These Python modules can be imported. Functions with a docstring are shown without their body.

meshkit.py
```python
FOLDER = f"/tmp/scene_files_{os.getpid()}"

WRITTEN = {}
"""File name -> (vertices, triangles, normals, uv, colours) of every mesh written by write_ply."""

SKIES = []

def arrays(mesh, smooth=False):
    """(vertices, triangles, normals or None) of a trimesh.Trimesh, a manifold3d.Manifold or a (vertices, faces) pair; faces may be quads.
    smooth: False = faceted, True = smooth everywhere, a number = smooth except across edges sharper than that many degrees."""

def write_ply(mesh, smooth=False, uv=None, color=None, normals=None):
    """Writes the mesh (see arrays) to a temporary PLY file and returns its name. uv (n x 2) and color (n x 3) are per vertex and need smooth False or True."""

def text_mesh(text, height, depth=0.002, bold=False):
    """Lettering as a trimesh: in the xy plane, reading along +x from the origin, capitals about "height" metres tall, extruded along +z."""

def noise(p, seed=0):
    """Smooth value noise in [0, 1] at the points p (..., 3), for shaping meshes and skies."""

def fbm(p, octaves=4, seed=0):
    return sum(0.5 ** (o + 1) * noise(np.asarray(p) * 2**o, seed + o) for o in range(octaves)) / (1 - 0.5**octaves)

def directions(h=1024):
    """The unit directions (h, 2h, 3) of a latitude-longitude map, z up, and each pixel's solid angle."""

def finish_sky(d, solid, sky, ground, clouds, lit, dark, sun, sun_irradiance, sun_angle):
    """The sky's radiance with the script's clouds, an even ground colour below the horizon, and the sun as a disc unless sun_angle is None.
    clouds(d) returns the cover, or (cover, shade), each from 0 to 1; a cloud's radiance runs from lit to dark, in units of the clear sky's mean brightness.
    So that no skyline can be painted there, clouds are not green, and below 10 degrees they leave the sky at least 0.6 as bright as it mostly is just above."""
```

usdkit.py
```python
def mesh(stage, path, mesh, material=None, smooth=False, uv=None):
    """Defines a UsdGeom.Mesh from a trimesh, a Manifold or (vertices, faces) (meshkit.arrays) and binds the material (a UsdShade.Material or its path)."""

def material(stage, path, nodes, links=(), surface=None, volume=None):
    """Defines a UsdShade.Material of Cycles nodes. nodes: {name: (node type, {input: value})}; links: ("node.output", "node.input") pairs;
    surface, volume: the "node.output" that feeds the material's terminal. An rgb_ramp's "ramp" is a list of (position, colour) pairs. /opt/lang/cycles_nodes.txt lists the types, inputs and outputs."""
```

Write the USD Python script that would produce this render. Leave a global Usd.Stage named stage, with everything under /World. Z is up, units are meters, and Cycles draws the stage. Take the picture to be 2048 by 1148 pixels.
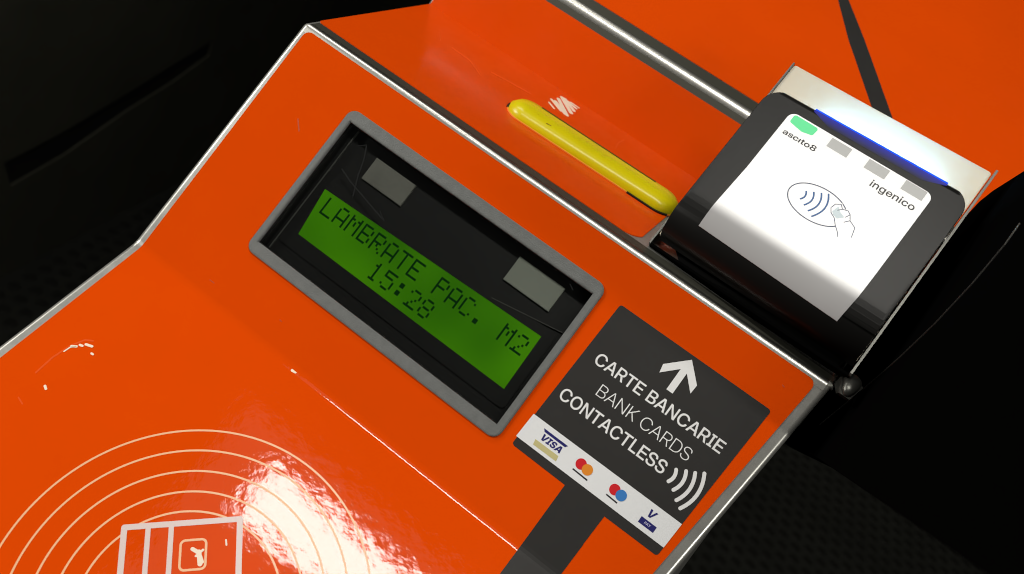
import math, glob, random
import numpy as np, trimesh, usdkit, meshkit
import manifold3d as m3
from manifold3d import Manifold
from pxr import Usd, UsdGeom, UsdLux, UsdShade, Gf, Sdf
from shapely.geometry import Polygon, Point, LineString, box as sbox
from shapely import affinity, union_all
from shapely import box as boxes
from PIL import Image, ImageDraw, ImageFont

random.seed(4); rng = np.random.default_rng(4)
stage = Usd.Stage.CreateInMemory()
UsdGeom.SetStageUpAxis(stage, 'Z'); UsdGeom.SetStageMetersPerUnit(stage, 1.0)
UsdGeom.Xform.Define(stage, '/World'); UsdGeom.Scope.Define(stage, '/World/Looks')

# ------------------------------------------------------------------ frames
# console frame in millimetres: u across the gate, v up the display panel, n out of it; the panel slopes AL from level
AL = math.radians(52); CA, SA = math.cos(AL), math.sin(AL)
M = np.array([[1, 0, 0], [0, CA, -SA], [0, SA, CA]])
ORIGIN = np.array([0, 0, 1.0])
def W(X): return np.asarray(X, float) @ M.T / 1000 + ORIGIN
CU = np.array([.793, .574, -.201]); CU /= np.linalg.norm(CU)
CN = np.array([-.127, -.167, -.978]); CN -= CU * (CU @ CN); CN /= np.linalg.norm(CN)
CV = np.cross(CN, CU); RC = np.stack([CU, CV, CN])          # camera axes (right, down, forward) -> u v n
FPX, PXC = 1800., np.array([1024, 574.])
CAM = -RC @ np.array([0, 0, FPX * .19])
def hit(p, P0, N):                                          # where the sight line of a point of the photograph meets a plane of the place
    r = RC @ np.array([p[0] - PXC[0], p[1] - PXC[1], FPX]); return CAM + r * (((np.asarray(P0) - CAM) @ N) / (r @ N))
def proj(X):
    c = RC.T @ (np.asarray(X, float) - CAM); return PXC + FPX * c[:2] / c[2]

# ------------------------------------------------------------------ camera, lamps
cam = UsdGeom.Camera.Define(stage, '/World/camera')
Xc, Yc, Zc = M @ RC @ np.array([1., 0, 0]), -(M @ RC @ np.array([0, 1., 0])), -(M @ RC @ np.array([0, 0, 1.]))
T = np.eye(4); T[0, :3], T[1, :3], T[2, :3], T[3, :3] = Xc, Yc, Zc, W(CAM)
cam.AddTransformOp().Set(Gf.Matrix4d(*T.ravel().tolist()))
cam.CreateHorizontalApertureAttr(36.0); cam.CreateFocalLengthAttr(36.0 * FPX / 2048); cam.CreateClippingRangeAttr(Gf.Vec2f(.02, 60))
cam.CreateExposureAttr(0.0); cam.CreateFStopAttr(14.5); cam.CreateFocusDistanceAttr(.338)

def lamp(name, centre, sx, sy, power, color):
    l = UsdLux.RectLight.Define(stage, '/World/' + name)
    l.AddTranslateOp().Set(Gf.Vec3d(*centre)); l.CreateWidthAttr(sx); l.CreateHeightAttr(sy)
    l.CreateIntensityAttr(power); l.CreateColorAttr(Gf.Vec3f(*color)); l.CreateNormalizeAttr(False)
LAMP = 25.0
WARM = (1, .965, .89)
lamp('ceiling_lamp', (.08, -.52, 2.6), 1.24, .14, LAMP, WARM)
lamp('ceiling_lamp_001', (-2.6, -.52, 2.6), 1.24, .14, LAMP, WARM)
lamp('ceiling_lamp_002', (-1.25, .28, 2.6), 1.24, .14, LAMP * .7, WARM)
lamp('ceiling_lamp_003', (-4.4, -1.3, 2.6), 1.24, .3, LAMP * 1.8, WARM)
lamp('ceiling_lamp_004', (-2.7, -1.65, 2.45), 1.24, .45, LAMP * 2.0, WARM)  # added fill from the front left, for the display panel and riser
lamp('ceiling_panel', (.02, -.68, 2.64), 1.4, .58, .42, WARM)
lamp('ceiling_lamp_005', (2.3, -2.1, 2.25), 1.24, .45, LAMP * 1.4, WARM)  # added fill behind the viewer on the right, no known fixture

# ------------------------------------------------------------------ materials
def mat(name, color, rough=.4, metal=0., spec=.5, bump=None, mott=None, emis=None, coat=0., rvar=None):
    nodes = {'p': ('principled_bsdf', {'base_color': color, 'roughness': rough, 'metallic': metal, 'specular_ior_level': spec, 'coat_weight': coat, 'coat_roughness': .05})}
    links = []
    nodes['g'] = ('geometry', {})
    if emis: nodes['p'][1].update({'emission_color': emis[0], 'emission_strength': emis[1]})
    if bump:
        nodes['bn'] = ('noise_texture', {'scale': bump[0], 'detail': bump[3] if len(bump) > 3 else 2}); nodes['b'] = ('bump', {'strength': bump[1], 'distance': bump[2]})
        links += [('g.position', 'bn.vector'), ('bn.fac', 'b.height'), ('b.normal', 'p.normal')]
    if mott:
        sc, amt = mott
        nodes['mn'] = ('noise_texture', {'scale': sc, 'detail': 5, 'roughness': .6})
        nodes['mr'] = ('rgb_ramp', {'ramp': [(.3, [c * (1 - amt) for c in color]), (.7, [min(1, c * (1 + amt)) for c in color])]})
        links += [('g.position', 'mn.vector'), ('mn.fac', 'mr.fac'), ('mr.color', 'p.base_color')]
    if rvar:
        nodes['rn'] = ('noise_texture', {'scale': rvar[0], 'detail': 5, 'roughness': .65}); nodes['rr'] = ('map_range', {'from_min': .35, 'from_max': .7, 'to_min': rvar[1], 'to_max': rvar[2], 'clamp': True})
        links += [('g.position', 'rn.vector'), ('rn.fac', 'rr.value'), ('rr.result', 'p.roughness')]
    return usdkit.material(stage, '/World/Looks/' + name, nodes, links, surface='p.BSDF')

ORANGE = (.76, .069, .0015)
film = mat('orange_film', ORANGE, .05, spec=.45, bump=(190, .2, .0003, 5), mott=(14, .035), rvar=(25, .02, .05))
film_plain = mat('orange_film_upper', ORANGE, .12, spec=.22, bump=(700, .05, .0004), mott=(14, .035), rvar=(20, .16, .28))
steel = mat('brushed_steel', (.48, .48, .45), .3, .65, rvar=(90, .26, .34), bump=(2500, .04, .0002))
steel_dark = mat('dull_steel', (.12, .12, .11), .28, .8, rvar=(90, .3, .4))
dark_print = mat('charcoal_print', (.028, .027, .026), .5, spec=.2, mott=(60, .06))
white_print = mat('white_print', (.8, .81, .82), .35)
cream_print = mat('pale_print', (.88, .5, .27), .3)
pink_print = mat('pale_card_print', (.72, .6, .58), .3)
grey_frame = mat('grey_plastic', (.15, .158, .155), .4, spec=.5, bump=(1800, .2, .0005), mott=(300, .1))
matt_black = mat('matt_black', (.002, .002, .002), .7, spec=0.)
polished = mat('polished_steel', (.74, .73, .68), .3, 1.)
band_steel = mat('shaded_steel_band', (.085, .085, .068), .4, .5)  # darker copy of the steel; its dark reflection is put into the colour
flange_steel = mat('flange_steel', (.13, .13, .12), .35, .7)
black_plastic = mat('black_plastic', (.009, .009, .009), .3, spec=.4)
black_gloss = mat('black_gloss', (.009, .009, .0085), .36, spec=.26)
black_inner = mat('black_display_card', (.0055, .0055, .006), .45, mott=(120, .15))
black_void = mat('black_cavity', (.004, .004, .004), .6)
yellow = mat('yellow_plastic', (.72, .62, .004), .28, mott=(40, .05), bump=(300, .03, .0004))
# the reader's front: added glow brightens the white; grey ramp paints the curved lip's shade
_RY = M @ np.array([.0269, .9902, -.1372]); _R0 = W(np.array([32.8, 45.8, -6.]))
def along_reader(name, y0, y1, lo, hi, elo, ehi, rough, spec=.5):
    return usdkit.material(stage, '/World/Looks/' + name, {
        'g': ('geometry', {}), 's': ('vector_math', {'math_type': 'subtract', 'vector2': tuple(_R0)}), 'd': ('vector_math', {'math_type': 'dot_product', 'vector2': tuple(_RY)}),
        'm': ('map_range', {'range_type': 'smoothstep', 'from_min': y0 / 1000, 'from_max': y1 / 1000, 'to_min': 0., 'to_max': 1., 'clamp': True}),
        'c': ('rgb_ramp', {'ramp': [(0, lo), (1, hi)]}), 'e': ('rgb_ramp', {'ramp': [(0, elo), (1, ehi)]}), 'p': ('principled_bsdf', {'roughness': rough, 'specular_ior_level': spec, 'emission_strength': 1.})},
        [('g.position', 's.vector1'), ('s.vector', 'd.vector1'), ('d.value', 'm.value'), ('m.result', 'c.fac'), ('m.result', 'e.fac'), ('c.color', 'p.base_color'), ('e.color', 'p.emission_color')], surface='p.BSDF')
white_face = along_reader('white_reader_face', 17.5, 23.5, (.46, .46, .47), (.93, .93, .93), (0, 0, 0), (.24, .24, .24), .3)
grey_pad = mat('grey_sensor_pad', (.2, .2, .18), .4, mott=(60, .2))
reader_pad = mat('grey_indicator', (.57, .58, .58), .4)
beige = mat('satin_bracket_steel', (.56, .5, .39), .42, .3, rvar=(90, .38, .46))
ink = mat('black_ink', (.02, .02, .022), .4)
ink_thin = mat('grey_blue_ink', (.1, .12, .2), .4)
ink_blue = mat('blue_ink', (.02, .12, .36), .4)
pale_blue = mat('pale_blue_ink', (.75, .88, .95), .4)
navy = mat('navy_ink', (.015, .015, .14), .4)
gold = mat('gold_ink', (.55, .5, .24), .4)
red = mat('red_ink', (.62, .012, .02), .4)
amber = mat('amber_ink', (.75, .25, .02), .4)
sky_ink = mat('light_blue_ink', (.04, .2, .55), .4)
scuff = mat('bare_scuff', (.9, .78, .62), .5)
scuff_faint = mat('faint_scuff', (.8, .1, .018), .1, spec=.3)
glass_scratch = mat('glass_scratch', (.01, .011, .011), .6, spec=.1)
dirt = mat('dirt_speck', (.12, .03, .005), .6)
faint_dirt = mat('faint_dirt', (.5, .05, .003), .5)
led_green = mat('green_led', (.04, .3, .12), .4, emis=((.1, .72, .28), .75))
led_blue = mat('blue_led', (.0, .0, .02), .8, spec=.05, emis=((.01, .09, 1.), 1.2))
glow_ramp = along_reader('painted_blue_glow', 69.8, 74.8, (.008, .008, .009), (.004, .004, .02), (0, 0, .002), (.003, .006, .3), .3, .25)  # spill of the blue lights painted on the bezel as a ramp
led_white = mat('cool_white_led', (.8, .9, 1), .4, emis=((.28, .62, 1.0), 150))
floor_mat = mat('dark_rubber_floor', (.013, .0135, .011), .7, spec=.2, mott=(8, .2))
stud_mat = mat('dark_rubber_stud', (.008, .008, .0065), .6, spec=.2)
cab_mat = mat('dark_painted_metal', (.045, .045, .034), .5, spec=.15, mott=(6, .15))
lcd_ink = mat('lcd_segment', (.0, .01, .002), .6, spec=.1, emis=((.002, .045, .003), .35))
# the lit screen: even backlight, a little brighter towards its lower middle
lcd = usdkit.material(stage, '/World/Looks/lcd_backlight', {
    'g': ('geometry', {}), 'n': ('noise_texture', {'scale': 25, 'detail': 1}), 'r': ('rgb_ramp', {'ramp': [(.32, (.022, .125, .0)), (.68, (.05, .215, .0))]}),
    'p': ('principled_bsdf', {'base_color': (.006, .02, .0), 'roughness': .5, 'specular_ior_level': .15, 'emission_strength': .9})},
    [('g.position', 'n.vector'), ('n.fac', 'r.fac'), ('r.color', 'p.emission_color')], surface='p.BSDF')
pane_mat = usdkit.material(stage, '/World/Looks/clear_pane', {
    't': ('transparent_bsdf', {'color': (.93, .94, .93)}), 'gl': ('glossy_bsdf', {'color': (.9, .9, .9), 'roughness': .12}), 'f': ('fresnel', {'IOR': 1.45}), 'm': ('mix_closure', {})},
    [('f.fac', 'm.fac'), ('t.BSDF', 'm.closure1'), ('gl.BSDF', 'm.closure2')], surface='m.closure')

# ------------------------------------------------------------------ prims
used = {}
def path_for(parent, name):
    k = (parent, name); c = used.get(k, 0); used[k] = c + 1
    return f'{parent}/{name}' + (f'_{c:03d}' if c else '')
base = {}
def thing(name, label, cat, at=(0, 0, 0), group=None, kind=None):
    p = path_for('/World', name); x = UsdGeom.Xform.Define(stage, p); x.AddTranslateOp().Set(Gf.Vec3d(*map(float, at)))
    o = x.GetPrim()
    for k, v_ in (('label', label), ('category', cat), ('group', group), ('kind', kind)):
        if v_: o.SetCustomDataByKey(k, v_)
    base[p] = np.array(at, float); return p
def part(parent, name, mesh, m, smooth=35, label=None, kind=None):
    v_, f_, _ = meshkit.arrays(mesh); p = path_for(parent, name)
    root = '/'.join(p.split('/')[:3]); v_ = np.asarray(v_) - base.get(root, 0)
    g = usdkit.mesh(stage, p, (v_, f_), m, smooth=smooth)
    if label: g.GetPrim().SetCustomDataByKey('label', label)
    if kind: g.GetPrim().SetCustomDataByKey('kind', kind)
    return p
def cat(ms): return trimesh.util.concatenate(ms)
def tm(man):
    m = man.to_mesh(); return trimesh.Trimesh(m.vert_properties[:, :3], m.tri_verts, process=False)
def solid(poly, z0, z1):                                    # a shapely area raised from z0 to z1
    ps = [g for g in getattr(poly, 'geoms', [poly]) if g.area > 1e-6]
    out = []
    for g in ps:
        e = trimesh.creation.extrude_polygon(g, z1 - z0, engine='earcut'); e.apply_translation([0, 0, z0]); out.append(e)
    return cat(out)
def rrect(x0, y0, x1, y1, r, q=6):
    return sbox(x0 + r, y0 + r, x1 - r, y1 - r).buffer(r, quad_segs=q)
def line(pts, w, round_=True): return LineString(pts).buffer(w / 2, quad_segs=4, cap_style='round' if round_ else 'flat', join_style='round')
def arc(cx, cy, r, a0, a1, w, n=40):
    a = np.radians(np.linspace(a0, a1, n)); return LineString(np.c_[cx + r * np.cos(a), cy + r * np.sin(a)]).buffer(w / 2, quad_segs=4)
def mapped(mesh, fn):
    m = mesh.copy(); m.vertices = fn(np.asarray(m.vertices)); return m
def bevelled(poly, z0, z1, c):                              # raised area with a chamfered top edge
    cs = lambda pl: m3.CrossSection([np.array(r.coords)[:-1] for r in [pl.exterior, *pl.interiors]], m3.FillRule.EvenOdd)
    lo = Manifold.extrude(cs(poly), z1 - z0 - c).translate((0, 0, z0))
    parts = [lo]
    for k in range(3):
        a = (k + 1) / 3; ins = c * (1 - math.cos(a * math.pi / 2)); top = c * math.sin(a * math.pi / 2); pt = c * math.sin((k / 3) * math.pi / 2)
        parts.append(Manifold.extrude(cs(poly.buffer(-ins, quad_segs=6)), top - pt + .001).translate((0, 0, z1 - c + pt - .001)))
    return tm(Manifold.batch_boolean(parts, m3.OpType.Add))

FONT = glob.glob('/opt/blender-*/*/datafiles/fonts/Inter.woff2')[0]
def text_area(text, cap, weight=400, width=None, shear=0., px=150):
    font = ImageFont.truetype(FONT, px); font.set_variation_by_axes([32 if weight < 700 else 24, weight])
    x0, y0, x1, y1 = font.getbbox(text, anchor='ls')
    im = Image.new('L', (x1 - x0 + 8, y1 - y0 + 8)); ImageDraw.Draw(im).text((4 - x0, 4 - y0), text, 255, font, anchor='ls')
    on = np.pad(np.asarray(im) > 127, ((0, 0), (1, 1))).astype(np.int8)
    r, s0 = np.nonzero(np.diff(on, axis=1) == 1); e0 = np.nonzero(np.diff(on, axis=1) == -1)[1]
    sh = union_all(boxes(s0, -r - 1, e0, -r)).buffer(.6).buffer(-.6).simplify(.6)
    sh = affinity.translate(sh, -4, 4 - y0 - 0)
    hb = font.getbbox('H', anchor='ls'); s = cap / (-hb[1])
    sh = affinity.affine_transform(sh, [s, s * shear, 0, s, 0, 0])
    b = sh.bounds; sh = affinity.translate(sh, -b[0], 0)
    if width: sh = affinity.scale(sh, width / (b[2] - b[0]), 1, origin=(0, 0))
    return sh

# ------------------------------------------------------------------ the gate's cross-section
TH = math.radians(27)
def Minv(yz): return M.T @ np.array([0, *yz])
PB = np.array([-74.8, 0.]); PR = np.array([38.6, 0.]); PCR = np.array([95.6, -77.4])
WC = M @ np.array([0, *PCR])                                # crease, in level coordinates (mm)
LEAN = math.radians(30); PITCH = math.radians(24)
P4 = Minv(WC[1:] + 38.6 * np.array([math.sin(LEAN), math.cos(LEAN)]))[1:]
W4 = M @ np.array([0, *P4])
P5 = Minv(W4[1:] + 430 * np.array([math.cos(PITCH), math.sin(PITCH)]))[1:]
P0 = PB + 190 * np.array([-math.cos(TH), math.sin(TH)])
def lev(y, z): return Minv((y, z))[1:]
w0 = M @ np.array([0, *P0]); w5 = M @ np.array([0, *P5])
BACK = [P5, lev(w5[1] + 20, w5[2] - 60), lev(w5[1] + 20, -1000), lev(w0[1] + 20, -1000), lev(w0[1] + 4, w0[2] - 40)]
loop = [(P0, 3), (PB, 9), (PR, 2.6), (PCR, .3), (P4, 5.5), (BACK[0], 8), (BACK[1], 5), (BACK[2], 3), (BACK[3], 3), (BACK[4], 5)]
def filleted(loop):
    pts, nrm, tag = [], [], []
    n_ = len(loop)
    for i, (p, r) in enumerate(loop):
        a, b = loop[i - 1][0], loop[(i + 1) % n_][0]
        d0, d1 = (p - a) / np.linalg.norm(p - a), (b - p) / np.linalg.norm(b - p)
        turn = math.atan2(d0[0] * d1[1] - d0[1] * d1[0], d0 @ d1); t = r * math.tan(abs(turn) / 2)
        n0, n1 = np.array([-d0[1], d0[0]]), np.array([-d1[1], d1[0]])     # outward: the loop runs clockwise (up the panel first)
        sg = -1 if turn < 0 else 1
        c = p - d0 * t + n0 * r * sg
        for k in range(9):
            th = turn * k / 8; nn = np.array([n0[0] * math.cos(th) - n0[1] * math.sin(th), n0[0] * math.sin(th) + n0[1] * math.cos(th)])
            pts.append(c - nn * r * sg); nrm.append(nn); tag.append(i)
    return np.array(pts), np.array(nrm), tag
PP, NN, TAG = filleted(loop)
SS = np.r_[0, np.cumsum(np.linalg.norm(np.diff(PP, axis=0), axis=1))]
def s_of(pt):                                               # arc length of the profile nearest to a point
    best = (1e9, 0)
    for i in range(len(PP) - 1):
        d = PP[i + 1] - PP[i]; L = d @ d
        if L < 1e-12: continue
        t = np.clip((np.asarray(pt) - PP[i]) @ d / L, 0, 1); e = np.linalg.norm(PP[i] + t * d - pt)
        if e < best[0]: best = (e, SS[i] + t * math.sqrt(L))
    return best[1]
def on_profile(s, off):
    s = np.asarray(s, float); p = np.stack([np.interp(s, SS, PP[:, k]) for k in (0, 1)], -1); n_ = np.stack([np.interp(s, SS, NN[:, k]) for k in (0, 1)], -1)
    n_ /= np.linalg.norm(n_, axis=-1, keepdims=True); return p + n_ * np.asarray(off)[..., None]
def wrap(V):                                                # (u, s, height above the skin) -> console frame
    q = on_profile(V[:, 1], V[:, 2]); return np.c_[V[:, 0], q]
def right_edge(s):                                          # the gate narrows a little below the ridge
    return np.interp(s, [s_of(P0), s_of(PB), s_of(PR) - 1, s_of(PR) + 3, s_of(PCR), s_of(PCR) + 1, s_of(PCR) + 2], [104, 106.4, 115.4, 117, 121, 121, 121])
UL = -137.2
def housing():
    R = 2.4; rows = []
    s_all = SS; ur = np.where(np.array(TAG) >= 6, 100., right_edge(s_all))
    for side in (0, 1):
        for k in (range(0, 7) if side == 0 else range(6, -1, -1)):
            a = k / 6 * math.pi / 2; ins = R * (1 - math.sin(a)); du = R * (1 - math.cos(a))
            q = PP - NN * ins
            u_ = np.full(len(PP), UL + du) if side == 0 else ur - du
            rows.append(np.c_[u_, q])
    n_ = len(PP); V = np.vstack(rows); F = []
    for i in range(len(rows) - 1):
        for j in range(n_):
            a, b, c, d = i * n_ + j, i * n_ + (j + 1) % n_, (i + 1) * n_ + (j + 1) % n_, (i + 1) * n_ + j
            F += [[a, b, c], [a, c, d]]
    poly = rows[0][:, 1:]
    v2, cap = trimesh.creation.triangulate_polygon(Polygon(poly), engine='earcut')
    idx = [int(np.argmin(np.linalg.norm(poly - x, axis=1))) for x in v2]
    cap = np.array([[idx[i] for i in t] for t in cap])
    F = np.vstack([F, cap, cap[:, ::-1] + (len(rows) - 1) * n_])
    m = trimesh.Trimesh(V, F, process=False); m.fix_normals(); return m
def sheet(s0, s1, uL, uR, h0, h1, corner=(0, 0, 0, 0), nu=2):  # a film on the skin; corner radii: (s0,left) (s0,right) (s1,right) (s1,left)
    ss = [s for s in SS if s0 < s < s1] + [s0, s1]
    for k in range(1, 9): ss += [s0 + 5 * (1 - math.cos(k / 8 * math.pi / 2)), s1 - 5 * (1 - math.cos(k / 8 * math.pi / 2))]
    ss = np.unique(np.round(ss, 4)); top, bot = [], []
    for s in ss:
        l, r = uL(s), uR(s)
        for (c, lo, left) in ((corner[0], 1, 1), (corner[1], 1, 0), (corner[2], 0, 0), (corner[3], 0, 1)):
            d = (s - s0) if lo else (s1 - s)
            if c and d < c:
                cut = c - math.sqrt(max(0, c * c - (c - d) ** 2))
                if left: l += cut
                else: r -= cut
        us = np.linspace(l, r, nu)
        top.append(np.c_[us, np.full(nu, s), np.full(nu, h1)]); bot.append(np.c_[us, np.full(nu, s), np.full(nu, h0)])
    A = wrap(np.vstack(top)); B = wrap(np.vstack(bot)); n_ = len(A); F = []
    k = len(ss)
    for i in range(k - 1):
        for j in range(nu - 1):
            a, b, c, d = i * nu + j, i * nu + j + 1, (i + 1) * nu + j + 1, (i + 1) * nu + j
            F += [[a, b, c], [a, c, d], [n_ + a, n_ + c, n_ + b], [n_ + a, n_ + d, n_ + c]]
        for j, fl in ((0, 0), (nu - 1, 1)):
            a, d = i * nu + j, (i + 1) * nu + j
            F += [[a, d, n_ + d], [a, n_ + d, n_ + a]] if not fl else [[a, n_ + d, d], [a, n_ + a, n_ + d]]
    for i, fl in ((0, 0), (k - 1, 1)):
        for j in range(nu - 1):
            a, b = i * nu + j, i * nu + j + 1
            F += [[a, n_ + b, b], [a, n_ + a, n_ + b]] if not fl else [[a, b, n_ + b], [a, n_ + b, n_ + a]]
    m = trimesh.Trimesh(np.vstack([A, B]), F, process=True); m.fix_normals(); return m
def cut(m, tool):
    a = Manifold(m3.Mesh(np.asarray(m.vertices, np.float32), np.asarray(m.faces, np.uint32)))
    return tm(a - tool)
def world(m): return mapped(m, W)

# ------------------------------------------------------------------ floor and far dark things
def floor_hit(p): return hit(p, M.T @ np.array([0, 0, -1000.]), M.T @ np.array([0, 0, 1.]))
FL = thing('floor', 'dark rubber floor with round studs far below the machine', 'floor', (0, 0, 0), kind='structure')
sl = trimesh.creation.box([8, 8, .02]); sl.apply_translation([0, 1, -.01]); part(FL, 'slab', sl, floor_mat, False)
a = W(floor_hit((0, 555))); b = W(floor_hit((330, 380)))
dline = (b - a)[:2] / np.linalg.norm((b - a)[:2]); perp = np.array([-dline[1], dline[0]])
studs = []
disc = trimesh.creation.cone  # (unused shape kept out)
def stud_mesh(c):
    a_ = np.linspace(0, 2 * np.pi, 13)[:-1]; V = [[0, 0, .0017]]
    for r_, z_ in ((.0085, .0016), (.0105, .001), (.011, 0)): V += [[r_ * math.cos(t), r_ * math.sin(t), z_] for t in a_]
    F = [[0, 1 + k, 1 + (k + 1) % 12] for k in range(12)]
    for rr in (0, 1):
        for k in range(12):
            i, j = 1 + rr * 12 + k, 1 + rr * 12 + (k + 1) % 12; F += [[i, i + 12, j + 12], [i, j + 12, j]]
    return trimesh.Trimesh(np.array(V) + [c[0], c[1], 0], F, process=False)
def px_of(w): return proj(M.T @ ((np.asarray(w) - ORIGIN) * 1000))
for i in range(-120, 120):
    for j in range(-120, 120):
        c = a[:2] + dline * (i + .5 * (j % 2)) * .034 - perp * (.03 + j * .0295)
        q = px_of((*c, 0))
        side = (c - a[:2]) @ perp
        left = -10 < q[0] < 420 and 330 < q[1] < 720 and side < -.02 and q[1] < 705 - .8 * q[0] + 60
        right = 1330 < q[0] < 2060 and 830 < q[1] < 1160 and q[0] - 1635 < (q[1] - 915) * 1.55
        if left or right: studs.append((np.linalg.norm(np.r_[c, 0] - W(CAM)), c))
studs.sort(key=lambda t: t[0])
for _, c in studs[:300]: part(FL, 'stud', stud_mesh(c), stud_mat, 40)
if len(studs) > 300: part(FL, 'far_studs', cat([stud_mesh(c) for _, c in studs[300:900]]), stud_mat, 40, kind='stuff')

# neighbouring gate on the left: a dark cabinet with a long recessed slot in its side
CB = thing('gate_cabinet', 'dark neighbouring gate cabinet with a long black slot in its side', 'gate', (a[0], a[1], 0))
face_n = np.array([*(-perp), 0.]) if (W(CAM)[:2] - a[:2]) @ -perp > 0 else np.array([*perp, 0.])
def cab_pt(p): return W(hit(p, M.T @ ((a - ORIGIN) * 1000), M.T @ face_n))
slot = np.array([cab_pt(p) for p in ((8, 326), (120, 268), (240, 196), (330, 140), (425, 82), (418, 112), (345, 165), (255, 222), (130, 310), (22, 372))])
def cab_local(q): return np.c_[(q - a)[:, :2] @ dline, q[:, 2]]
ps = Polygon(cab_local(slot)).buffer(0)
body2 = sbox(-1.2, 0, 2.4, .96).difference(ps)
def cab_map(V): return np.c_[a[:2] + V[:, :1] * dline - V[:, 2:3] * face_n[:2] * -1, V[:, 1]]
part(CB, 'side_panel', mapped(solid(body2, -.03, 0), cab_map), cab_mat, False)
part(CB, 'slot', mapped(solid(ps.buffer(.002), -.034, -.004), cab_map), black_void, False)
part(CB, 'cabinet_body', mapped(solid(sbox(-1.2, .0, 2.4, .955), -.25, -.036), cab_map), cab_mat, False)

# ------------------------------------------------------------------ the gate
G = thing('ticket_gate', 'orange filmed steel ticket gate console with green text display and yellow slot', 'ticket gate', (0, .1, 0))
sPB, sPR, sPC, sP4, sP5 = map(s_of, (PB, PR, PCR, P4, P5))
REC = Manifold.cube((119.6, 60.2, 30)).translate((-93.1, -44.6, -14))     # the display's opening
part(G, 'steel_housing', world(cut(housing(), REC)), steel, 35)
ext = Polygon([tuple(p) for p, t_ in zip(PP, TAG) if t_ in (3, 4, 5)] + [tuple(P5 + lev(0, -120) - lev(0, 0)), tuple(PCR + lev(20, -40) - lev(0, 0))])
part(G, 'hood_wing', world(mapped(solid(ext, 120.8, 158), lambda V: V[:, [2, 0, 1]])), steel, 35)
filmR = lambda s: np.interp(s, [s_of(P0), sPB, sPR], [98.4, 100.6, 110.4])
front = sheet(s_of(P0) + 3, sPR - 2.0, lambda s: np.interp(s, [sPB - 60, sPB, sPR], [-131.5, -132.7, -133.7]), filmR, -.15, .3, (0, 0, 3.2, 3.2), nu=3)
part(G, 'front_film', world(cut(front, REC)), film, 35)
ledge = sheet(sPR + 7.2, sPC - .02, lambda s: UL + 1.6, lambda s: 28.2, -.15, .3, (2, 8, 0, 0))
part(G, 'ledge_film', world(ledge), film_plain, 35)
s_d1 = s_of(P4 - 0) - 6.5
riser = sheet(sPC + .05, s_d1, lambda s: UL + 1.6, lambda s: 156, -.15, .3)
part(G, 'riser_film', world(riser), film_plain, 35)
hood = sheet(sP4 + 8.5, sP5 - 9, lambda s: UL + 1.6, lambda s: 156, -.15, .3)
part(G, 'hood_film', world(hood), film_plain, 35)
trims = [(sPR - 2.2, sPR + 1.5, polished, 'ridge_trim', 115.0), (sPR + 1.6, sPR + 7.0, band_steel, 'shade_band', 116.5), (s_d1 + .2, sP4 - 3.2, band_steel, 'shade_band', 156.), (sP4 - 3.1, sP4 + 2.2, polished, 'hood_trim', 156.), (sP4 + 2.3, sP4 + 8.3, band_steel, 'shade_band', 156.)]
for s0_, s1_, m_, nm_, ur_ in trims: part(G, nm_, world(sheet(s0_, s1_, lambda s: UL + 2.6, lambda s: ur_ - 1.6, -.15, .12)), m_, 40)
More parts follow.
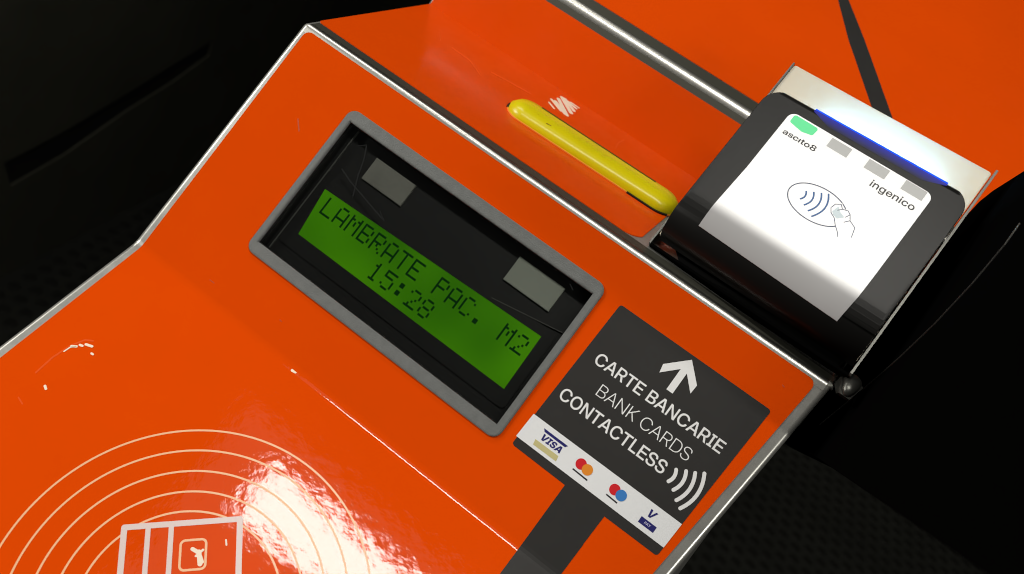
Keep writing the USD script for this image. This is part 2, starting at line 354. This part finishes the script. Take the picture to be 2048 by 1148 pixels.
# charcoal stripe across the hood
NE = np.array([0, *on_profile(sP4 + 60, 1.) - on_profile(sP4 + 60, 0.)]); E0 = np.array([0, *on_profile(sP4 + 60, .3)])
def us_of(X): return np.array([X[0], s_of(X[1:])])
st = [us_of(hit(p, E0, NE)) for p in ((1660, -60), (1676, 0), (1697, 80), (1737, 196), (1762, 270), (1797, 270), (1782, 228), (1729, 80), (1697, 0), (1676, -60))]
part(G, 'hood_stripe', world(mapped(solid(Polygon(st).buffer(0), .3, .42), wrap)), dark_print, False)

# prints on the lower film: five rings and a bank card outline, drawn flat on the lower panel
def low(V): X = np.zeros((len(V), 3)); X[:, 0] = V[:, 0]; X[:, 1] = PB[0] + V[:, 1] * math.cos(TH) - V[:, 2] * -math.sin(TH) * 1; X[:, 2] = -V[:, 1] * math.sin(TH) + V[:, 2] * math.cos(TH); return X
def on_low(p):
    X = hit(p, np.array([0, PB[0], .3]), np.array([0, math.sin(TH), math.cos(TH)])); return np.array([X[0], -(X - [0, PB[0], 0]) @ np.array([0, -math.cos(TH), math.sin(TH)])])
card_c = [on_low(p) for p in ((250, 1055), (480, 1038), (475, 1148), (245, 1148))]
ex = (card_c[1] - card_c[0]); ey = (card_c[3] - card_c[0]); cardL = np.linalg.norm(ex); ex = ex / cardL; ey = np.array([ex[1], -ex[0]])
card_quad = Polygon([card_c[0], card_c[0] + ex * cardL, card_c[0] + ex * cardL + ey * 55, card_c[0] + ey * 55])
for r_ in (63.0, 55.3, 47.6, 40.1, 33.0):
    ring = Point(-17.1, -88.5).buffer(r_ + .36, quad_segs=40).difference(Point(-17.1, -88.5).buffer(r_ - .36, quad_segs=40)).difference(card_quad)
    part(G, 'print_ring', world(mapped(solid(ring, .3, .36), low)), cream_print, False)
def cardp(x, y): return tuple(card_c[0] + ex * x + ey * y)
outline = Polygon([cardp(-.2, 0), cardp(cardL, 0), cardp(cardL, 54), cardp(-.2, 54)])
frame = outline.buffer(1.0, join_style='round').difference(outline.buffer(-1.0))
bars = union_all([line([cardp(cardL * k, 0), cardp(cardL * k, 54)], 1.7, False) for k in (.2, .4)])
part(G, 'card_outline', world(mapped(solid(union_all([frame, bars]), .3, .38), low)), pink_print, False)
chip = Polygon([cardp(cardL * .5, 6.5), cardp(cardL * .7, 6.5), cardp(cardL * .7, 15.8), cardp(cardL * .5, 15.8)])
chip = chip.buffer(-1.2).buffer(2.0); part(G, 'chip_outline', world(mapped(solid(chip.difference(chip.buffer(-.8)), .3, .38), low)), cream_print, False)
def stroke_on_low(ps, w): return line([on_low(p) for p in ps], w)
sc = [union_all([stroke_on_low([(385, 1098), (398, 1106), (404, 1124)], 1.3), stroke_on_low([(392, 1112), (406, 1100)], .8), stroke_on_low([(398, 1104), (400, 1128)], 1.6)]),
      stroke_on_low([(452, 1080), (453, 1090)], .6), stroke_on_low([(585, 741), (591, 744)], 1.3), stroke_on_low([(90, 772), (92, 778)], .9)]
for k_ in sc: part(G, 'bare_scuff', world(mapped(solid(k_, .3, .4), low)), scuff, False)
sc = [stroke_on_low([(128, 703), (140, 695), (152, 693)], .5), stroke_on_low([(143, 692.5), (153, 693)], 1.0), stroke_on_low([(160, 690), (165, 692)], .9), stroke_on_low([(172, 689), (184, 693)], 1.0), stroke_on_low([(183, 707), (186, 709)], .8)]
for k_ in sc: part(G, 'bare_scuff', world(mapped(solid(k_, .3, .4), low)), scuff, False)
sc = [stroke_on_low([(186, 682), (170, 680), (140, 692), (105, 715), (72, 745)], .7), stroke_on_low([(37, 795), (45, 808)], .5)]
for k_ in sc: part(G, 'faint_scuff', world(mapped(solid(k_, .3, .35), low)), scuff_faint, False)

# ---- display window
def flat(V): return V
DF = part(G, 'display_frame', world(bevelled(rrect(-96.3, -49.7, 29.8, 20.9, 4).difference(sbox(-93.1, -44.6, 26.5, 15.6)), -1.0, 1.6, .7)), grey_frame, 35)
wall_ = sbox(-93.6, -45.1, 27.0, 16.1).difference(sbox(-93.0, -44.5, 26.4, 15.5))
part(DF, 'inner_wall', world(solid(wall_, -12.5, -1.05)), black_plastic, False)
part(DF, 'backing_card', world(solid(sbox(-93.0, -44.5, 26.4, 15.5), -13, -6.4)), black_inner, False)
lcdq = Polygon([(-87.5, -11.9), (19.5, -8.4), (19.9, -32.9), (-84.9, -32.9)])
mask = rrect(-91.2, -39.4, 24.2, -4.6, 2).difference(lcdq)
part(DF, 'screen_bezel', world(solid(mask, -6.4, -5.7)), black_inner, False)
SC = part(DF, 'lcd_screen', world(solid(lcdq.buffer(.05), -6.4, -5.95)), lcd, False)
ridge_ = LineString([(-70, -2.5), (-30, -4.6), (26.3, -1.2)]).buffer(.22)
part(DF, 'sensor_pad', world(bevelled(sbox(-77.6, .3, -57.2, 10.7), -6.4, -5.2, .25)), grey_pad, 30)
part(DF, 'sensor_pad', world(bevelled(sbox(-5.8, .8, 16.0, 11.8), -6.4, -5.2, .25)), mat('pale_sensor_pad', (.3, .32, .28), .4), 30)
lip_ = [line([(-91.2, -44), (-91.0, 15)], .5), line([(-5, -7.6), (26.3, -2.3)], .32)]
edge_grey = mat('edge_grey', (.09, .09, .085), .4)
for k_ in lip_: part(DF, 'card_edge', world(solid(k_, -6.4, -5.5)), edge_grey, False)
part(DF, 'window_pane', world(solid(sbox(-93.0, -44.5, 26.4, 15.5), -1.6, -.9)), pane_mat, False)
def pix(p, h=-.9): return tuple(hit(p, np.array([0, 0, h]), np.array([0, 0, 1.]))[:2])
g_s = [line([pix(p) for p in l], w) for l, w in (([(684, 338), (700, 362), (722, 388), (745, 415), (765, 438)], .55), ([(733, 292), (728, 318), (716, 352), (706, 392)], .5), ([(716, 292), (733, 290)], .3), ([(760, 422), (768, 442)], .4), ([(1140, 568), (1146, 580)], .35))]
for k_ in (union_all(g_s[:2]), *g_s[2:]): part(DF, 'pane_scratch', world(solid(k_, -.9, -.86)), glass_scratch, False)
G57 = {'L': '1000010000100001000010000100001 1111'.replace(' ', ''), }
ROWS = {'L': ['10000'] * 6 + ['11111'], 'A': ['01110', '10001', '10001', '10001', '11111', '10001', '10001'], 'M': ['10001', '11011', '10101', '10101', '10001', '10001', '10001'],
        'B': ['11110', '10001', '10001', '11110', '10001', '10001', '11110'], 'R': ['11110', '10001', '10001', '11110', '10100', '10010', '10001'], 'T': ['11111'] + ['00100'] * 6,
        'E': ['11111', '10000', '10000', '11110', '10000', '10000', '11111'], 'P': ['11110', '10001', '10001', '11110', '10000', '10000', '10000'], 'C': ['01110', '10001', '10000', '10000', '10000', '10001', '01110'],
        '.': ['00000'] * 5 + ['01100', '01100'], '2': ['01110', '10001', '00001', '00010', '00100', '01000', '11111'], '1': ['00100', '01100', '00100', '00100', '00100', '00100', '01110'],
        '5': ['11111', '10000', '11110', '00001', '00001', '10001', '01110'], ':': ['00000', '01100', '01100', '00000', '01100', '01100', '00000'], '8': ['01110', '10001', '10001', '01110', '10001', '10001', '01110']}
P_, H_ = 1.062, 1.13
def lcd_char(ch, col, y0):
    bx = []
    for r_, row in enumerate(ROWS[ch]):
        for c_, on in enumerate(row):
            if on == '1':
                x = -83.6 + (col * 6 + c_) * P_; y = y0 + (6 - r_) * H_ + .017 * (x + 83.6) * (1 if y0 > -25 else .25)
                bx.append(sbox(x, y, x + P_ * 1.004, y + H_ * 1.004))
    return solid(union_all(bx).buffer(-.13, join_style='mitre'), -5.95, -5.9)
for txt, c0, y0 in (('LAMBRATE PAC. M2', 0, -21.2), ('15:28', 5, -30.5)):
    for k, ch in enumerate(txt):
        if ch != ' ': part(SC, 'character', world(lcd_char(ch, c0 + k, y0)), lcd_ink, False)

# ---- bank card sticker
stick = Polygon([(37.2, 18.5), (103.1, 18.6), (100.1, -47.2), (77.4, -47.4), (76.6, -80), (59.6, -80), (59.6, -47.1), (35.2, -47.0)]).buffer(-1.2).buffer(1.2, quad_segs=5)
def skin(V):                                                # (u, v above or below the bend measured along the skin, height)
    s_ = np.where(V[:, 1] > -74.8, s_of(np.array([0., 0.])) + V[:, 1], sPB + (V[:, 1] + 74.8)); return wrap(np.c_[V[:, 0], s_, V[:, 2]])
def fine(poly, z0, z1):                                     # split across the bend so that the print follows it
    return cat([solid(g, z0, z1) for y in [(-150, -80), (-80, -78.5), (-78.5, -77), (-77, -75.5), (-75.5, -74), (-74, -72.5), (-72.5, -71), (-71, 60)] for g in [poly.intersection(sbox(-200, y[0], 200, y[1]))] if not g.is_empty])
tail = Polygon([(59.6, -60), (77.2, -60), (76.2, -112), (59.6, -112)])
ST = part(G, 'card_sticker', world(mapped(fine(stick.union(tail).buffer(.01), .3, .42), skin)), dark_print, False)
def on_stick(poly, name, m, h=.42, t=.06, label=None): part(ST, name, world(solid(poly, h, h + t)), m, False, label)
band = Polygon([(35.15, -33.3), (100.75, -32.9), (100.3, -43.4), (34.75, -43.7)])
on_stick(band, 'white_band', mat('sticker_white', (.78, .8, .82), .35))
def put(sh, x, y, rot=0.): return affinity.translate(affinity.rotate(sh, rot, origin=(0, 0)), x, y)
on_stick(put(text_area('CARTE BANCARIE', 4.75, 560, 55.6), 41.6, -5.0), 'lettering', white_print)
on_stick(put(text_area('BANK CARDS', 4.75, 270, 40.3), 49.2, -14.1), 'lettering', white_print)
on_stick(put(text_area('CONTACTLESS', 4.9, 560, 46.4), 38.7, -23.2), 'lettering', white_print)
aw = union_all([line([(70.1, 15.6), (70.2, 2.8)], 2.7, False), Polygon([(70.1, 17.0), (62.6, 9.6), (63.3, 6.3), (70.1, 13.2), (76.7, 6.6), (76.9, 10.4)])])
on_stick(aw, 'arrow', white_print)
for (x, y0, y1, bl) in ((88.3, -18.6, -23.6, .75), (91.4, -16.9, -25.0, 1.15), (94.3, -15.5, -27.3, 1.6), (97.0, -13.7, -28.8, 2.1)):
    t_ = np.linspace(-1, 1, 15); ym = (y0 + y1) / 2
    on_stick(line(np.c_[x + bl * (1 - t_ ** 2) - .1 * t_, ym + t_ * (y0 - y1) / 2], 1.35), 'wave', white_print)
on_stick(Polygon([(41.4, -35.2), (52.3, -35.2), (51.6, -36.2), (42.3, -36.2)]), 'logo_bar', navy, .48)
on_stick(put(text_area('VISA', 2.5, 850, 8.6, .22), 42.7, -39.3), 'logo_lettering', navy, .48)
on_stick(Polygon([(41.2, -40.3), (51.6, -40.2), (52.0, -42.3), (41.6, -42.4)]), 'logo_bar', gold, .48)
for (x, c2, nm) in ((59.9, amber, 'logo_disc'), (74.9, sky_ink, 'logo_disc')):
    on_stick(Point(x, -37.5).buffer(2.05), nm, red, .48)
    on_stick(Point(x + 3.0, -37.8).buffer(2.05), nm, c2, .545)
    on_stick(Polygon([(x - 1.5, -40.4), (x + (5.2 if x < 70 else 3.4), -40.6), (x + (5.2 if x < 70 else 3.4), -41.15), (x - 1.5, -40.95)]), 'logo_bar', ink, .48)
on_stick(put(text_area('V', 2.9, 800, 3.0, .2), 89.2, -38.0), 'logo_lettering', navy, .48)
on_stick(Polygon([(87.9, -39.2), (94.4, -39.2), (94.4, -41.6), (87.9, -41.6)]), 'logo_bar', navy, .48)
on_stick(put(text_area('PAY', .95, 700, 2.6, .1), 89.9, -40.85), 'logo_lettering', mat('pale_lilac_ink', (.5, .5, .7), .4), .54)

# ---- yellow ticket slot on the ledge
NC_ = np.array([0, *(on_profile((sPR + sPC) / 2, 1.) - on_profile((sPR + sPC) / 2, 0.))]); C0 = np.array([0, *on_profile((sPR + sPC) / 2, .3)])
def led_pt(p): X = hit(p, C0, NC_); return np.array([X[0], s_of(X[1:]) - sPR])
SA_, SB_ = np.array([-47.5, 46.6]), np.array([20.5, 48.2])
ax = (SB_ - SA_) / np.linalg.norm(SB_ - SA_); ay = np.array([-ax[1], ax[0]])
def slot_map(V): return wrap(np.c_[SA_ + V[:, :1] * ax + V[:, 1:2] * ay, V[:, 2]] + np.array([0, sPR, 0]))
LS = float(np.linalg.norm(SB_ - SA_))
def capsule(r0, h0, r1, h1, r2, h2, r3, h3):
    rings_ = []
    for r_, h_ in ((r0, h0), (r1, h1), (r2, h2), (r3, h3)):
        t_ = np.radians(np.linspace(90, 270, 13)); A_ = np.c_[r_ * np.cos(t_), r_ * np.sin(t_)]; B_ = -A_ + [LS, 0]
        rings_.append(np.c_[np.vstack([A_, B_]), np.full(26, h_)])
    V = np.vstack(rings_ + [np.c_[np.linspace(0, LS, 2), [0, 0], [h3 + .15] * 2]]); F = []
    for i in range(3):
        for j in range(26):
            a_, b_ = i * 26 + j, i * 26 + (j + 1) % 26; F += [[a_, b_, b_ + 26], [a_, b_ + 26, a_ + 26]]
    for j in range(26):
        a_, b_ = 78 + j, 78 + (j + 1) % 26; c_ = 104 if j < 12 or j == 25 else 105
        F.append([a_, b_, c_])
    F += [[78 + 12, 105, 104], [78 + 25, 104, 105]]
    m = trimesh.Trimesh(V, F, process=False); m.fix_normals(); return m
YS = part(G, 'ticket_slot', world(mapped(capsule(9.2, .2, 9.0, 2.8, 6.6, 4.9, 3.4, 5.5), slot_map)), yellow, 50)
part(YS, 'slot_edge_glint', world(mapped(solid(LineString([(0, 0), (LS, 0)]).buffer(9.7, quad_segs=8).difference(LineString([(0, 0), (LS, 0)]).buffer(8.7, quad_segs=8)), .25, .75), slot_map)), mat('painted_edge_light', (.85, .3, .05), .35), False)  # pale ring painted for the light caught along the slot's edges
for a0_, bx_ in ((1, sbox(-12, -4, -4.5, 8)), (2, sbox(LS - 12, -12, LS + 7, -6.5))):
    part(YS, 'dark_gap', world(mapped(solid(LineString([(0, 0), (LS, 0)]).buffer(10.1, quad_segs=8).difference(LineString([(0, 0), (LS, 0)]).buffer(9.05, quad_segs=8)).intersection(bx_), .25, .95), slot_map)), black_void, False)
part(YS, 'slit', world(mapped(solid(LineString([(3, 5.2), (LS - 6, 5.2)]).buffer(.4), 3.9, 5.45), slot_map)), mat('slit_shadow', (.08, .06, .002), .6), False)
part(YS, 'worn_speck', world(mapped(solid(LineString([(11, -6.0), (13, -5.6)]).buffer(.3), 4.0, 5.1), slot_map)), dirt, False)

# scuffs on the ledge beside the crease
def st_led(ps, w): return LineString([led_pt(p) for p in ps]).buffer(w / 2, quad_segs=3)
sc = [st_led(l, w) for l, w in (([(1098, 205), (1108, 217)], 1.0), ([(1103, 199), (1122, 222)], 1.5), ([(1111, 203), (1130, 228)], 2.0), ([(1117, 198), (1134, 231)], 2.0), ([(1124, 195), (1142, 226)], 2.2), ([(1130, 198), (1148, 222)], 1.8), ([(1136, 203), (1152, 217)], 1.5), ([(1142, 205), (1158, 216)], .9))]
part(G, 'bare_scuff', world(mapped(solid(union_all(sc), .3, .42), lambda V: wrap(V + [0, sPR, 0]))), scuff, False)
sc = [st_led(l, w) for l, w in (([(905, 95), (940, 120), (962, 150)], .8), ([(985, 145), (1010, 158), (1060, 186)], 1.0), ([(880, 62), (882, 80)], .5), ([(1232, 296), (1237, 285), (1248, 280)], .6))]
for k_ in sc: part(G, 'faint_scuff', world(mapped(solid(k_, .3, .36), lambda V: wrap(V + [0, sPR, 0]))), scuff_faint, False)

for ps_, w_ in (([(596, 238), (598, 262)], .5), ([(420, 560), (428, 566)], .35), ([(560, 640), (563, 643)], .4), ([(1565, 770), (1568, 774)], .35)):
    part(G, 'dirt_speck', world(solid(LineString([pix(p, .3) for p in ps_]).buffer(w_ / 2, quad_segs=3), .3, .34)), faint_dirt, False)
# bolt at the right end of the ledge
bx = hit((1690, 780), C0, NC_); bs = s_of(bx[1:])
hexa = trimesh.creation.cylinder(4.2, 5, sections=6); hexa.apply_translation([0, 0, 2.5]); dom = trimesh.creation.icosphere(2, 3.4); dom.apply_scale([1, 1, .6]); dom.apply_translation([0, 0, 5])
# ------------------------------------------------------------------ contactless card reader
RR = np.array([[0.9918, 0.0269, -0.1247], [-0.0093, 0.9902, 0.1395], [0.1272, -0.1372, 0.9823]]); RO = np.array([32.8, 45.8, -6.])
def rd(V): return np.asarray(V) @ RR.T + RO
CR = thing('card_reader', 'black contactless card reader with brightened white face on a steel bracket', 'card reader', W(RO))
def rworld(m): return mapped(m, lambda V: W(rd(V)))
plate = bevelled(rrect(-.6, 4, 84.2, 95.8, 1.2, 3), -1.6, 0, .4)
BK = part(CR, 'bracket', rworld(plate), beige, 30)
def wallbox(x0, y0, x1, y1, z0, z1, c=.3): return bevelled(sbox(x0, y0, x1, y1), z0, z1, c)
part(BK, 'side_flange', rworld(wallbox(-1.3, -1, -.62, 95.8, -12, 1.2)), flange_steel, 30)
part(BK, 'side_flange', rworld(wallbox(84.62, -1, 85.5, 95.8, -14, 3.2)), flange_steel, 30)
part(BK, 'front_flange', rworld(wallbox(-.6, -1.6, 84.6, -.42, -5, .6)), matt_black, 30)
# mount: a dark block that carries the bracket on the ledge and riser
q = [rd(np.array([[x, y, -1.7]]))[0] for x in (2, 82) for y in (8, 92)]
dn = [np.array([x, *on_profile(s_, -1.)]) for x in (46, 114) for s_ in (sPR + 12, sPC - 2, sPC + 30)]
part(CR, 'mount_block', world(tm(Manifold.hull_points(np.array(q + dn)))), black_plastic, False)
# body: profile (y, h) swept across, corners rounded in plan
prof = [(75.4, 0.05)] + [(75.4, 10.5), (75.1, 12.4), (74.2, 13.5), (72.8, 14.0)] + [(22.5, 14.0)]
prof += [(22.5 - 19.5 * math.sin(t), 2.6 + 11.4 * math.cos(t)) for t in np.radians(np.linspace(8, 84, 12))] + [(2.4, .05)]
def face_h(y):
    y = np.asarray(y, float); t = np.clip((22.5 - y) / 19.5, 0, .9999); return np.where(y >= 22.5, 14., 2.6 + 11.4 * np.sqrt(1 - t * t))
cs = m3.CrossSection([np.array(prof)[::-1]], m3.FillRule.NonZero)
bod = Manifold.extrude(cs, 82.9).transform(np.array([[0, 0, 1, 1.1], [1, 0, 0, 0], [0, 1, 0, 0]], float))
plan = m3.CrossSection([np.array(rrect(1.1, 2.4, 84.0, 75.4, 8, 8).union(sbox(1.1, 2.4, 84.0, 40)).exterior.coords)[:-1]], m3.FillRule.EvenOdd)
layers = []
def inset(d): return plan.offset(-d, m3.JoinType.Round, 2., 32)
bod = bod ^ (Manifold.extrude(plan, 40).translate((0, 0, -5)))
# rounded rim: intersect with a stack that narrows towards the top
rim = Manifold.batch_boolean([Manifold.extrude(inset(1.8 * (1 - math.cos(k / 5 * math.pi / 2))), 1.8 * math.sin(k / 5 * math.pi / 2) + 17.2) for k in range(6)], m3.OpType.Add).translate((0, 0, -5))
RB = part(CR, 'bezel', rworld(tm(bod ^ rim)), black_gloss, 40)
def face_sheet(poly, h0, h1, step=1.5):                     # an area laid on the reader's front, following its curved lower end
    y0, y1 = poly.bounds[1], poly.bounds[3]
    cuts = [y for y in np.r_[np.arange(3, 22.6, step), 22.5] if y0 < y < y1]; ys = [y0 - .1] + cuts + [y1 + .1]; out = []
    for p_, q_ in zip(ys[:-1], ys[1:]):
        g = poly.intersection(sbox(-50, p_, 150, q_))
        if not g.is_empty and g.area > 1e-5: out.append(solid(g, h0, h1))
    m = cat(out); m.vertices = np.c_[m.vertices[:, :2], m.vertices[:, 2] + face_h(m.vertices[:, 1])]; return m
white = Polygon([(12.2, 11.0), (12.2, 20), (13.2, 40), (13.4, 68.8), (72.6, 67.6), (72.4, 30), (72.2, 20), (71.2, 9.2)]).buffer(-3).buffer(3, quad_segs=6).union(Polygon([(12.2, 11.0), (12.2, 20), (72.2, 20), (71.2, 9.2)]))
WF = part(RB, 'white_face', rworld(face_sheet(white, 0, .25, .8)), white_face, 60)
def on_face(poly, name, m, t=.06, h=.25): return part(RB, name, rworld(solid(poly, 14 + h, 14 + h + t)), m, False)
def slab(x0, x1, y0, y1, k=.0): return Polygon([(x0, y1), (x1, y1 - .15), (x1 - k, y0 - .15), (x0 - k, y0)])
on_face(Polygon([(15.2, 68.2), (25.6, 67.9), (25.2, 64.2), (21, 63.4), (15.2, 64.6)]).buffer(-.9).buffer(.9), 'green_light', led_green)
for x in (31.6, 47.0, 61.8): on_face(slab(x, x + 8.4, 63.4, 67.6), 'grey_light', reader_pad)
on_face(put(text_area('ascıto8', 2.3, 600, 13.8), 15.6, 59.0, -.5), 'lettering', ink)
on_face(put(text_area('ingenico', 2.9, 560, 17.4), 52.4, 58.3, -.5), 'lettering', ink)
th_ = np.linspace(0, 2 * np.pi, 60); el = Polygon(np.c_[41.9 + 11.4 * np.cos(th_), 41.4 + 6.9 * np.sin(th_)]); 
hand = Polygon([(46.2, 42.6), (46.8, 45.2), (48.6, 46.4), (50.0, 44.6), (52.2, 45.4), (53.6, 44.4), (54.4, 42.2), (57.6, 41.0), (58.6, 37.2), (55.6, 34.6), (53.4, 36.6), (51.8, 38.4), (49.6, 39.8), (48.2, 41.6)])
on_face(el.buffer(.2).difference(el.buffer(-.2)).difference(hand.buffer(.5)), 'symbol_oval', ink_thin)
for x, hh, bl in ((36.0, 1.9, .7), (38.4, 3.2, 1.1), (40.8, 4.4, 1.5), (43.0, 5.6, 1.9)):
    t_ = np.linspace(-1, 1, 13); on_face(line(np.c_[x + bl * (1 - t_ ** 2), 41.8 + hh * t_ * .95], .62), 'symbol_wave', ink_blue)
hl = [line([(47.6, 41.5), (46.5, 43.2), (47.0, 45.2), (48.7, 46.3), (50.1, 44.9), (48.9, 43.6)], .26), line([(50.1, 44.9), (52.0, 45.5), (53.4, 44.6), (52.6, 42.9)], .26), line([(53.4, 44.6), (54.6, 42.6), (53.2, 40.9)], .26), line([(54.6, 42.6), (57.4, 41.2), (58.4, 37.4)], .26), line([(47.6, 41.5), (49.6, 40.4), (51.4, 38.2), (53.6, 36.2), (54.4, 34.8)], .26)]
on_face(union_all(hl), 'symbol_hand', ink_thin); on_face(Polygon([(47.6, 42.2), (48.4, 45.2), (50, 43.6), (52.3, 42.6), (50.4, 40.6), (48.6, 41.2)]), 'symbol_hand', pale_blue, .03)
# blue lights along the reader's upper edge, their glow painted on the bezel
part(CR, 'blue_light_strip', rworld(trimesh.creation.box([54, 1.1, 1.1], transform=trimesh.transformations.translation_matrix([47, 74.75, 12.75]))), led_blue, False)
part(CR, 'painted_blue_glow', rworld(mapped(solid(Polygon([(18, 74.2), (76, 74.2), (66, 70.6), (28, 70.6)]).buffer(-.4).buffer(.4), 13.75, 14.06), lambda V: V)), glow_ramp, False)
part(CR, 'cool_light_strip', rworld(trimesh.creation.box([46, .5, 1.4], transform=trimesh.transformations.translation_matrix([46, 75.75, 6.5]))), led_white, False)
part(CR, 'bolt', world(mapped(cat([hexa, dom]), lambda V: wrap(np.c_[V[:, 0] + bx[0], V[:, 1] + bs, V[:, 2]]))), steel_dark, 40)

# ------------------------------------------------------------------ dark wing beside the gate
WG = thing('gate_wing', 'black barrier wing with its edge highlight as a thin curved steel strip beside the card reader', 'barrier', (.13, .08, 0))
def wp(p, x=126.): X = hit(p, np.array([x, 0, 0]), np.array([1., 0, 0])); w_ = M @ X; return (w_[1], w_[2])
outline_ = [wp(p) for p in ((1560, 880), (1635, 915), (1760, 1000), (2000, 1165), (2150, 1240), (2200, 200), (2120, 290), (2048, 342), (1985, 382), (1960, 402), (1900, 465), (1700, 720), (1600, 850))]
wing = Polygon(outline_).buffer(0)
def wing_map(x0): return lambda V: W((M.T @ np.c_[V[:, 2] + x0, V[:, 0], V[:, 1]].T).T)
wing = wing if wing.geom_type == 'Polygon' else max(wing.geoms, key=lambda g: g.area)
part(WG, 'wing_panel', mapped(bevelled(wing, 0, 7, 1.0), wing_map(126)), matt_black, 30)
edge_ = LineString([wp(p) for p in ((1640, 850), (1740, 768), (1800, 715), (1870, 648), (1945, 568), (2010, 490), (2040, 448))])
part(WG, 'highlight_strip', mapped(solid(edge_.buffer(.26), -.3, .2), wing_map(126)), flange_steel, 30)  # the wing's edge highlight, built as a thin strip of steel
